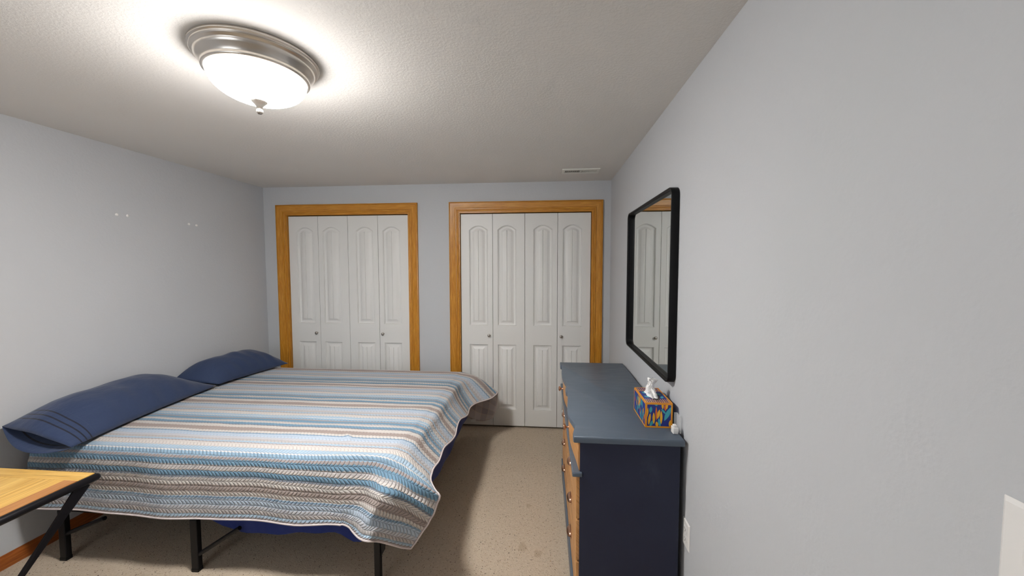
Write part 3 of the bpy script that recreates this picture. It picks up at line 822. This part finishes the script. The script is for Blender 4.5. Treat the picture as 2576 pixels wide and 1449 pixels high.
# ------------------------------------------------------------------ bed base
bf = thing('bed_frame', 'black steel platform bed frame under the mattress', 'bed frame', (-1.7, 2.45, 0))
bx0, bx1, by0, by1, bz = -2.575, -.745, 1.735, 3.160, .272
mb = MB(); r_ = .019
for y in (by0, 2.44, by1): mb.box(bx0, bx1, y - r_, y + r_, bz - .04, bz)
for x in (bx0, (bx0 + bx1) / 2 - .02, bx1): mb.box(x - r_, x + r_, by0, by1, bz - .04, bz)
mb.build('side_rails', M_BEDMET, bf, bevel=.003)
mb = MB()
for k in range(1, 24):
    x = bx0 + (bx1 - bx0) * k / 24; mb.box(x - .0035, x + .0035, by0 + .02, by1 - .02, bz - .012, bz - .005)
mb.build('wire_deck', M_BEDMET, bf)
LEGX = [-2.503, -1.748, -.797]
for yi, y0_ in enumerate((1.680, 2.48, 3.06)):
    for xi, x in enumerate(LEGX):
        y = y0_ - (.008 if yi == 0 and xi else 0)
        mb = MB(); w_ = .019 if xi != 2 else .015
        sp = 0
        ytop = y
        mb.sweep([(x, y + sp, .004), (x, ytop, bz - (.038 if yi else 0))], [(-w_, -.013), (w_, -.013), (w_, .013), (-w_, .013)], up=(1, 0, 0))
        lg = mb.build('leg', M_BEDMET, bf, bevel=.003)
        MB().box(x - w_ - .001, x + w_ + .001, y + sp - .0145, y + sp + .0145, 0, .018).build('foot_cap', M_FRAMEBLK, lg, bevel=.003)
        br = MB()
        if xi == 2:
            br.poly_prism([(x + .013, .215), (x + .038, .215), (x + .034, .175), (x + .013, .135)], lambda p, d: (p[0], d, p[1]), y - .004, y + .004)
            br.build('gusset', M_BEDMET, bf)
        else:
            br.tube([(x + .012, y, .085 if xi == 1 else .14), (x + .24, y, bz - .035)], .0105, 8); br.build('brace', M_BEDMET, bf, smooth=60)

mat = MB().box(-2.665, -.718, 1.722, 3.182, bz + .001, .590).build('mattress', M_MATTRESS, bevel=.06, seg=5)
tag(mat, 'thick queen mattress hidden under the navy sheet and striped quilt', 'mattress')
# fitted sheet: a shell around the mattress whose lower edge hangs in folds
mb = MB(); x0, x1, y0, y1 = -2.683, -.700, 1.704, 3.200
def sheet_loop(n_per=60):
    P = []
    for k in range(n_per): P.append((x0 + (x1 - x0) * k / n_per, y0, 0, -1))
    for k in range(n_per): P.append((x1, y0 + (y1 - y0) * k / n_per, 1, 0))
    for k in range(n_per): P.append((x1 - (x1 - x0) * k / n_per, y1, 0, 1))
    for k in range(n_per): P.append((x0, y1 - (y1 - y0) * k / n_per, -1, 0))
    return P
lp = sheet_loop(); rows = []
PRE = [(.058, .599), (.030, .591), (.010, .576)]
for i in range(12):
    f = max(0, (i - 3) / 8); row = []
    ins, zt_ = PRE[i] if i < 3 else (0, .550)
    for (x, y, nx, ny) in lp:
        zb_ = .232 + .012 * math.sin(x * 9 + y * 7) + .006 * math.sin(31 * x + 23 * y)
        if ny == -1: zb_ -= .035 * math.exp(-((x + 1.30) / .30) ** 2) + .03 * math.exp(-((x + .92) / .07) ** 2)
        if ny == -1 and x < -1.62: zb_ += .045 * min(1, (-1.62 - x) / .1)
        z = zt_ if i < 3 else .550 + (zb_ - .550) * f
        bul = .003 * math.sin(26 * x + 21 * y + 3 * f) * f + (.034 * f if nx == 1 else (.006 * f if ny == -1 else 0))
        cr = .075; xx = min(max(x, x0 + cr), x1 - cr); yy = min(max(y, y0 + cr), y1 - cr)
        dv = Vector((x - xx, y - yy)); 
        if dv.length > 1e-6: dv = dv.normalized() * (cr - ins)
        row.append((xx + dv.x + nx * bul, yy + dv.y + ny * bul, z))
    row.append(row[0]); rows.append(row)
mb.grid(rows)
mb.face(list(range(len(lp))))
sh = mb.build('fitted_sheet', M_SHEET, smooth=50)
tag(sh, 'navy blue fitted sheet showing below the hem of the striped quilt', 'bed sheet')

# ------------------------------------------------------------------ quilt
def bp(u_, v_, y):
    """world point seen at photograph pixel (u_,v_) on the plane Y = y (used to read sizes off the photograph)"""
    d = RX * ((u_ - 1288) / FPX) + UP * ((724.5 - v_) / FPX) + FW
    t_ = y / d.y; return (d.x * t_, y, CAMP.z + d.z * t_)
SCOLS = [0, .3, .7, 1.1, 1.45, 1.70, 1.78, 1.85, 1.91, 1.965, 2.03, 2.09, 2.15, 2.20]
QX0 = -2.665
near_prof = {.04: (.6175, 1.745), 0: (.607, 1.703), -.035: (.580, 1.680), -.07: (.547, 1.670), -.105: (.513, 1.664), -.138: (.480, 1.660), -.17: (.448, 1.657), -.217: (.406, 1.654), -.29: (.338, 1.649), -.341: (.291, 1.646)}
PXR = {
 0: ([(860,1145),(905,1145),(950,1148),(977,1154),(1003,1165),(1025,1178),(1048,1194),(1072,1212),(1096,1234)], [1.703,1.702,1.70,1.70,1.70,1.70,1.69,1.685,1.68]),
 -.035: ([(860,1168),(909,1169),(945,1172),(972,1181),(1000,1190),(1024,1202),(1050,1216),(1080,1232),(1107,1248)], [1.683,1.683,1.68,1.675,1.67,1.665,1.66,1.66,1.66]),
 -.07: ([(860,1190),(914,1192),(941,1197),(968,1208),(994.6,1215),(1021.5,1230),(1048,1246),(1075,1257),(1100,1267)], [1.672,1.668,1.655,1.635,1.625,1.635,1.65,1.665,1.68]),
 -.105: ([(860,1211),(905,1215),(937,1219),(959,1231.5),(994.6,1242),(1021.5,1251),(1048,1264),(1075,1282),(1091.5,1292.5)], [1.665,1.66,1.63,1.595,1.60,1.62,1.64,1.66,1.685]),
 -.138: ([(860,1230),(914,1230),(932,1239),(950,1246),(977,1257),(1003.5,1264),(1030.5,1276),(1057,1292.5),(1082.5,1307)], [1.66,1.65,1.605,1.565,1.585,1.61,1.635,1.66,1.69]),
 -.17: ([(860,1246),(912,1248),(932,1255),(950,1264),(977,1273),(1003.5,1282),(1030.5,1294),(1057,1310.5),(1077,1319)], [1.658,1.645,1.59,1.55,1.575,1.605,1.635,1.665,1.695]),
 -.217: ([(860,1267),(903,1272),(920,1282),(936,1292.5),(959,1300),(985.6,1307),(1012.5,1312),(1039.5,1323),(1064.6,1335.6)], [1.655,1.64,1.585,1.535,1.56,1.595,1.63,1.665,1.70]),
 -.29: ([(860,1300),(882,1309),(898,1316),(916,1334),(936,1337),(968,1343),(994.6,1350),(1021.5,1355),(1047,1362.5)], [1.65,1.64,1.60,1.54,1.53,1.57,1.615,1.66,1.70]),
 -.341: ([(860,1318.5),(878,1326),(888,1339),(903,1355),(922,1362.5),(950,1362.5),(985.6,1370.5),(1012.5,1378),(1034,1380)], [1.647,1.64,1.62,1.555,1.51,1.56,1.61,1.655,1.70]),
}
HEMZ = ([1.75, 1.9, 2.08, 2.31, 2.38, 2.51, 2.70, 2.81, 2.85, 2.96], [.50, .474, .476, .443, .470, .472, .43, .413, .432, .425])
TR = [-.341, -.29, -.217, -.17, -.138, -.105, -.07, -.035, 0, .04, .10, .25, .40, .55, .62, .70, .82, .95, 1.06, 1.13, 1.25, 1.38, 1.48, 1.53, 1.60, 1.68, 1.78, 1.86]
rowsP = []
for t_ in TR:
    row = []
    if t_ <= .04:
        z, y = near_prof[t_]
        for s_ in SCOLS[:5]: row.append((QX0 + s_, y, z))
        if t_ == .04:
            row += [(QX0 + s_, 1.745, .618) for s_ in SCOLS[5:9]]
            row += [(-.715, 1.745, .612), (-.665, 1.745, .588), (-.62, 1.742, .55), (-.575, 1.738, .515), (-.55, 1.733, .487)]
        else:
            px, ys = PXR[t_]; row += [bp(p[0], p[1], yy) for p, yy in zip(px, ys)]
    elif t_ <= 1.48:
        y = 1.705 + t_
        flare = max(0, (t_ - 1.18) / .30); flare = flare * flare * (3 - 2 * flare) if flare < 1 else 1
        z = .6185 if t_ < 1.40 else .6165
        for s_ in SCOLS[:9]: row.append((QX0 + s_, y, z))
        hz = float(np.interp(y, *HEMZ)); nf = max(0, 1 - (t_ - .04) / .2)
        wv = .006 * math.sin(y * 17)
        row.append((-.730, y, .6145)); row.append((-.684 + wv * .3 + .075 * flare, y, .5965 - .008 * flare))
        row.append((-.656 + wv * .6 + .125 * flare + .020 * nf, y, .590 - (.590 - hz) * .32))
        row.append((-.617 + wv + .150 * flare + .026 * nf, y, .590 - (.590 - hz) * .70))
        row.append((-.580 + wv * 1.2 + .165 * flare + .025 * nf, y, hz))
    else:
        drop = {1.53: (3.222, .600), 1.60: (3.245, .53), 1.68: (3.258, .455), 1.78: (3.268, .36), 1.86: (3.275, .28)}[t_]
        for s_ in SCOLS[:9]: row.append((QX0 + s_, drop[0], drop[1]))
        row += {1.53: [(-.73, 3.218, .602), (-.66, 3.216, .582), (-.575, 3.216, .556), (-.49, 3.215, .506), (-.412, 3.212, .437)],
                1.60: [(-.71, 3.25, .53), (-.65, 3.26, .51), (-.58, 3.27, .48), (-.50, 3.275, .44), (-.420, 3.265, .385)],
                1.68: [(-.715, 3.27, .45), (-.66, 3.285, .43), (-.59, 3.30, .40), (-.51, 3.305, .36), (-.432, 3.30, .312)],
                1.78: [(-.72, 3.28, .33), (-.67, 3.30, .30), (-.60, 3.315, .25), (-.53, 3.32, .225), (-.455, 3.315, .205)],
                1.86: [(-.72, 3.285, .235), (-.68, 3.305, .16), (-.62, 3.32, .135), (-.555, 3.325, .130), (-.480, 3.32, .155)]}[t_]
    rowsP.append(row)
CP = np.array(rowsP)            # rows t, columns s, xyz
def hermite(xs, Y, xq):
    xs = np.array(xs, float); Y = np.array(Y, float); n_ = len(xs)
    h = np.diff(xs); dl = np.diff(Y, axis=0) / h.reshape((-1,) + (1,) * (Y.ndim - 1))
    mm = np.zeros_like(Y); mm[0] = dl[0]; mm[-1] = dl[-1]
    for i in range(1, n_ - 1): mm[i] = (dl[i - 1] * h[i] + dl[i] * h[i - 1]) / (h[i - 1] + h[i])
    # monotone limiter keeps flat parts flat
    for i in range(n_ - 1):
        z0 = np.abs(dl[i]) < 1e-9
        mm[i] = np.where(z0, 0, mm[i]); mm[i + 1] = np.where(z0, 0, mm[i + 1])
    out = []
    for x in xq:
        i = min(max(int(np.searchsorted(xs, x) - 1), 0), n_ - 2); t_ = (x - xs[i]) / h[i]
        out.append((2 * t_**3 - 3 * t_**2 + 1) * Y[i] + (t_**3 - 2 * t_**2 + t_) * h[i] * mm[i] + (-2 * t_**3 + 3 * t_**2) * Y[i + 1] + (t_**3 - t_**2) * h[i] * mm[i + 1])
    return np.array(out)
sq = list(np.linspace(0, 1.6, 110)) + list(np.linspace(1.6, 2.2, 76))[1:]
tq = list(np.linspace(-.341, .1, 56)) + list(np.linspace(.1, 1.35, 130))[1:] + list(np.linspace(1.35, 1.86, 50))[1:]
A1 = hermite(TR, CP, tq)                                  # tq x s x 3
A2 = hermite(SCOLS, np.swapaxes(A1, 0, 1), sq)            # sq x tq x 3
Q = np.swapaxes(A2, 0, 1).copy()
for i, t_ in enumerate(tq):
    for j, s_ in enumerate(sq):
        top = max(0, min(1, (t_ - .03) / .08)) * max(0, min(1, (1.5 - t_) / .08)) * max(0, min(1, (1.98 - s_) / .15))
        nv = noise.noise(Vector((s_ * 3.2, t_ * 11, .3))) * .0045 + noise.noise(Vector((s_ * 8, t_ * 22, 4.3))) * .0022
        pin = math.exp(-(((s_ - 1.62) * .8 + (t_ - .17) * .6) / .014) ** 2 - (((s_ - 1.62) * .6 - (t_ - .17) * .8) / .05) ** 2) * .009
        Q[i, j, 2] += top * (max(-.003, nv) + .004 + pin)
        if t_ < 0:
            k = min(1, -t_ / .1)
            Q[i, j, 1] -= k * (.004 * math.sin(s_ * 8.3 + 1) + .003 * math.sin(s_ * 19 + 2 * t_)) * (1 if s_ < 1.6 else .3)
            Q[i, j, 2] += k * .006 * math.sin(s_ * 6.1 + .4) * (1 if s_ < 1.7 else 0) * (-t_ / .34)
UVq = [[(s_, t_ + 1) for s_ in sq] for t_ in tq]
mb = MB(); mb.grid(Q, UVq, flip=True)
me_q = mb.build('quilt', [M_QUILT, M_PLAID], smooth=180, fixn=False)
md = me_q.modifiers.new('thickness', 'SOLIDIFY'); md.thickness = .005; md.offset = -1; md.material_offset = 1; md.material_offset_rim = 0
tag(me_q, 'blue, cream and taupe striped quilt draped over the bed', 'quilt')
edge = [tuple(Q[i, -1]) for i in range(0, len(tq), 2)]
edge2 = [tuple(Q[0, j]) for j in range(0, len(sq), 2)] + edge[1:]
edge3 = [tuple(Q[-1, j]) for j in range(len(sq) - 1, -1, -2)]
bd = MB().tube(edge2 + edge3[1:], .0042, 8).build('binding', M_BIND, me_q, smooth=180)
bd['label'] = 'pale pinkish grey edge binding'
lp_ = Vector(Q[-1][-18])
mb = MB(); mb.box(lp_.x - .022, lp_.x + .022, lp_.y - .008, lp_.y - .0068, lp_.z - .02, lp_.z + .008)
mb.build('care_tag', M_TWHITE, me_q)['label'] = 'small white care tag'

# ------------------------------------------------------------------ pillows
def pillow(name, a, b, wfront, zf, zr, T, label, mouth=True, seed=1, drop=0.0, skn=0.0, skf=0.0):
    """a,b: front seam end points (x,y) near/far; rear seam runs along the wall"""
    nu, nv = 70, 34; top = []; bot = []
    L = math.hypot(b[0] - a[0], b[1] - a[1])
    for i in range(nu + 1):
        u_ = i / nu; f = 1 - abs(2 * u_ - 1) ** 2.6
        end = 1.0
        if mouth: f = max(f, .0) if u_ > .5 else 1 - abs(2 * u_ - 1) ** 3.2
        rt, rb = [], []
        for j in range(nv + 1):
            v_ = j / nv                                     # 0 front seam, 1 rear seam
            fx_ = a[0] + (b[0] - a[0]) * u_; fy_ = a[1] + (b[1] - a[1]) * u_
            pinch = 1 - .10 * (1 - math.sin(PI * v_)) * 0
            sq_ = .035 * math.sin(PI * u_)                  # seams bow inwards, corners stick out
            xx = fx_ - sq_ * .6 * (1 - v_) - (wfront - sq_) * v_ * (1 if True else 0)
            xx = max(xx, XL + .012)
            yy = fy_ + (.5 - u_) * .03 * math.sin(PI * v_) * -1 + v_ * (skn * (1 - u_) ** 2 + skf * u_ ** 2)
            zz = zf + (zr - zf) * (v_ ** .9) * ((.50 if mouth and u_ < .5 else .35) + (.50 if mouth and u_ < .5 else .65) * min(1, 3.2 * min(u_ + .12, 1 - u_ + .02)))
            g = (max(0, 1 - abs(2 * v_ - 1) ** 2.3)) ** .75
            wr_ = noise.noise(Vector((u_ * 9 + seed, v_ * 3, seed))) * .010 + .009 * math.sin(u_ * 46 + 2.2 * math.sin(v_ * 4 + seed)) * max(0, 1 - v_ * 2.6) * f
            th = T * g * max(f, 0) ** .72
            lip = 0
            if mouth and u_ < .16:
                k = 1 - u_ / .16; lip = .016 * k * math.sin(PI * v_) ** .8
            ht = th + lip + wr_ * g
            rt.append((xx + .10 * ht, yy, zz + ht))
            lo = min(th * .42, .07)
            zl = zz - lo
            if mouth and u_ < .16:
                k = (1 - u_ / .16); zl -= (.055 * math.sin(PI * min(1, v_ * 1.0)) ** .7 + drop) * k ** 1.5
                rb.append((xx + .0, yy - .035 * k * math.sin(PI * v_), zl))
            else: rb.append((xx, yy, zl))
        top.append(rt); bot.append(rb)
    lim = .6268
    for r_ in bot:
        for j, p in enumerate(r_):
            if p[1] > 1.69: r_[j] = (p[0], p[1], max(p[2], lim))
            else: r_[j] = (p[0], p[1], max(p[2], lim - (1.69 - p[1]) * .45))
    for r_, s_ in zip(top, bot):
        for j, p in enumerate(r_): r_[j] = (p[0], p[1], max(p[2], s_[j][2] + (.003 if 0 < j < nv else 0)))
        s_[0] = r_[0]; s_[-1] = r_[-1]
    if not mouth: 
        bot[0] = [((p[0] + q[0]) / 2, (p[1] + q[1]) / 2, (p[2] + q[2]) / 2) for p, q in zip(top[0], bot[0])]; top[0] = list(bot[0])
    bot[-1] = list(top[-1])
    UVt = [[((0 if mouth else 2) + i / nu * L, j / nv * wfront) for j in range(nv + 1)] for i in range(nu + 1)]
    mb = MB(); mb.grid(top, UVt, flip=True); mb.grid(bot, UVt)
    o = mb.build(name, M_PILLOW, smooth=180, fixn=True)
    md_ = o.modifiers.new('cloth', 'SOLIDIFY'); md_.thickness = .002; md_.offset = -1
    tag(o, label, 'pillow', 'navy pillows on the bed')
    return o
pillow('pillow', (-2.335, 1.615), (-2.470, 2.585), .385, .640, .775, .098, 'near navy blue pillow with open striped-hem case end, by the small table', True, 1.3, 0, 0, -.13)
pillow('pillow', (-2.465, 2.600), (-2.365, 3.235), .320, .645, .745, .112, 'far navy blue pillow against the wall, nearest the closets', False, 6.1, 0, -.10, 0)

# ------------------------------------------------------------------ side table with crossed iron legs
tbt = thing('side_table', 'small golden wood side table with dark iron rim and crossed legs', 'side table', (-2.28, 1.16, 0))
TX0, TX1, TY0, TY1, TZ = -2.60, -1.992, .86, 1.452, .618
M_GOLD = oak_mat('golden_planks', (196, 146, 66), (220, 174, 88), (232, 194, 112), .5, .35)
M_GOLD2 = oak_mat('amber_border', (160, 104, 50), (180, 122, 66), (192, 138, 82), .5, .35)
bw = .062
mb = MB()
n_ = 5
for k in range(n_):
    a = TX0 + bw + (TX1 - TX0 - 2 * bw) * k / n_; b_ = TX0 + bw + (TX1 - TX0 - 2 * bw) * (k + 1) / n_
    mb.box(a + .0006, b_ - .0006, TY0 + bw, TY1 - bw, TZ - .016, TZ, grain=1)
mb.build('tabletop', M_GOLD, tbt, bevel=.0008)['label'] = 'golden planked tabletop'
mb = MB()
def quad_prism(mb, P, z0, z1, gr):
    b_ = len(mb.v); mb.v += [(x, y, z1) for x, y in P] + [(x, y, z0) for x, y in P]
    uvf = [(p[gr], p[1 - gr]) for p in P]
    mb.face([b_, b_ + 1, b_ + 2, b_ + 3], uvf); mb.face([b_ + 7, b_ + 6, b_ + 5, b_ + 4], uvf[::-1])
    for i in range(4): j = (i + 1) % 4; mb.face([b_ + i, b_ + j, b_ + 4 + j, b_ + 4 + i], [uvf[i], uvf[j], uvf[j], uvf[i]])
for nm, mt_, gr, P in (('side_border', M_GOLD2, 1, [(TX1, TY0 + bw), (TX1, TY1 - bw), (TX1 - bw, TY1 - bw), (TX1 - bw, TY0 + bw)]), ('side_border', M_GOLD2, 1, [(TX0, TY1 - bw), (TX0, TY0 + bw), (TX0 + bw, TY0 + bw), (TX0 + bw, TY1 - bw)]),
                   ('end_border', M_GOLD, 0, [(TX1, TY1), (TX0, TY1), (TX0, TY1 - bw), (TX1, TY1 - bw)]), ('end_border', M_GOLD, 0, [(TX0, TY0), (TX1, TY0), (TX1, TY0 + bw), (TX0, TY0 + bw)])):
    mb = MB(); quad_prism(mb, P, TZ - .016, TZ + .0004, gr)
    bo = mb.build(nm, mt_, tbt)
    if nm == 'side_border': bo['label'] = 'amber wood border strip'
mb = MB(); r_ = .0155
for x in (TX0 - .008, TX1 + .012):
    ys = [TY0 - .016, TY0 - .012, TY0 - .004, TY1 - .004, TY1 + .005, TY1 + .009]
    mb.tube([(x, y, TZ - .014) for y in ys], r_, 14, scales=[.25, .75, 1, 1, .75, .25], up=(0, 0, 1))
for y in (TY0 - .006, TY1 - .004):
    mb.box(TX0, TX1, y, y + .009, TZ - .022, TZ - .002)
mb.build('rim', M_IRON, tbt, smooth=50)['label'] = 'rounded dark iron side rails'
for x in (TX0 - .004, TX1 + .006):
    for sgn in (1, -1):
        xo = x + (.004 if sgn > 0 else -.004)
        ym = (TY0 + TY1) / 2
        top_, bot_ = (ym + sgn * .250, TZ - .020), (ym - sgn * .262, .010)
        path = []; scl = []
        for k in range(13):
            f = k / 12; path.append((xo, top_[0] + (bot_[0] - top_[0]) * f, top_[1] + (bot_[1] - top_[1]) * f))
        W_ = [.030, .026, .021, .017, .011, .009, .011, .009, .011, .014, .016, .018, .020]
        mb = MB(); base = 0
        for k, p in enumerate(path):
            d = (Vector(path[12]) - Vector(path[0])).normalized(); s2 = Vector((1, 0, 0)).cross(d).normalized()
            th_ = .0035 + (.004 if k in (4, 5, 6, 7) else 0)
            for aa, bb in ((1, 1), (1, -1), (-1, -1), (-1, 1)):
                q_ = Vector(p) + s2 * W_[k] * aa * .85 + Vector((1, 0, 0)) * th_ * bb; mb.v.append(tuple(q_))
        for k in range(12):
            for c_ in range(4): mb.face([k * 4 + c_, k * 4 + (c_ + 1) % 4, k * 4 + 4 + (c_ + 1) % 4, k * 4 + 4 + c_])
        mb.face([0, 1, 2, 3]); mb.face([48, 49, 50, 51])
        mb.build('leg', M_IRON, tbt, smooth=40, bevel=.001)
MB().tube([(TX0, (TY0 + TY1) / 2, .304), (TX1, (TY0 + TY1) / 2, .304)], .007, 12).build('stretcher', M_IRON, tbt, smooth=60)
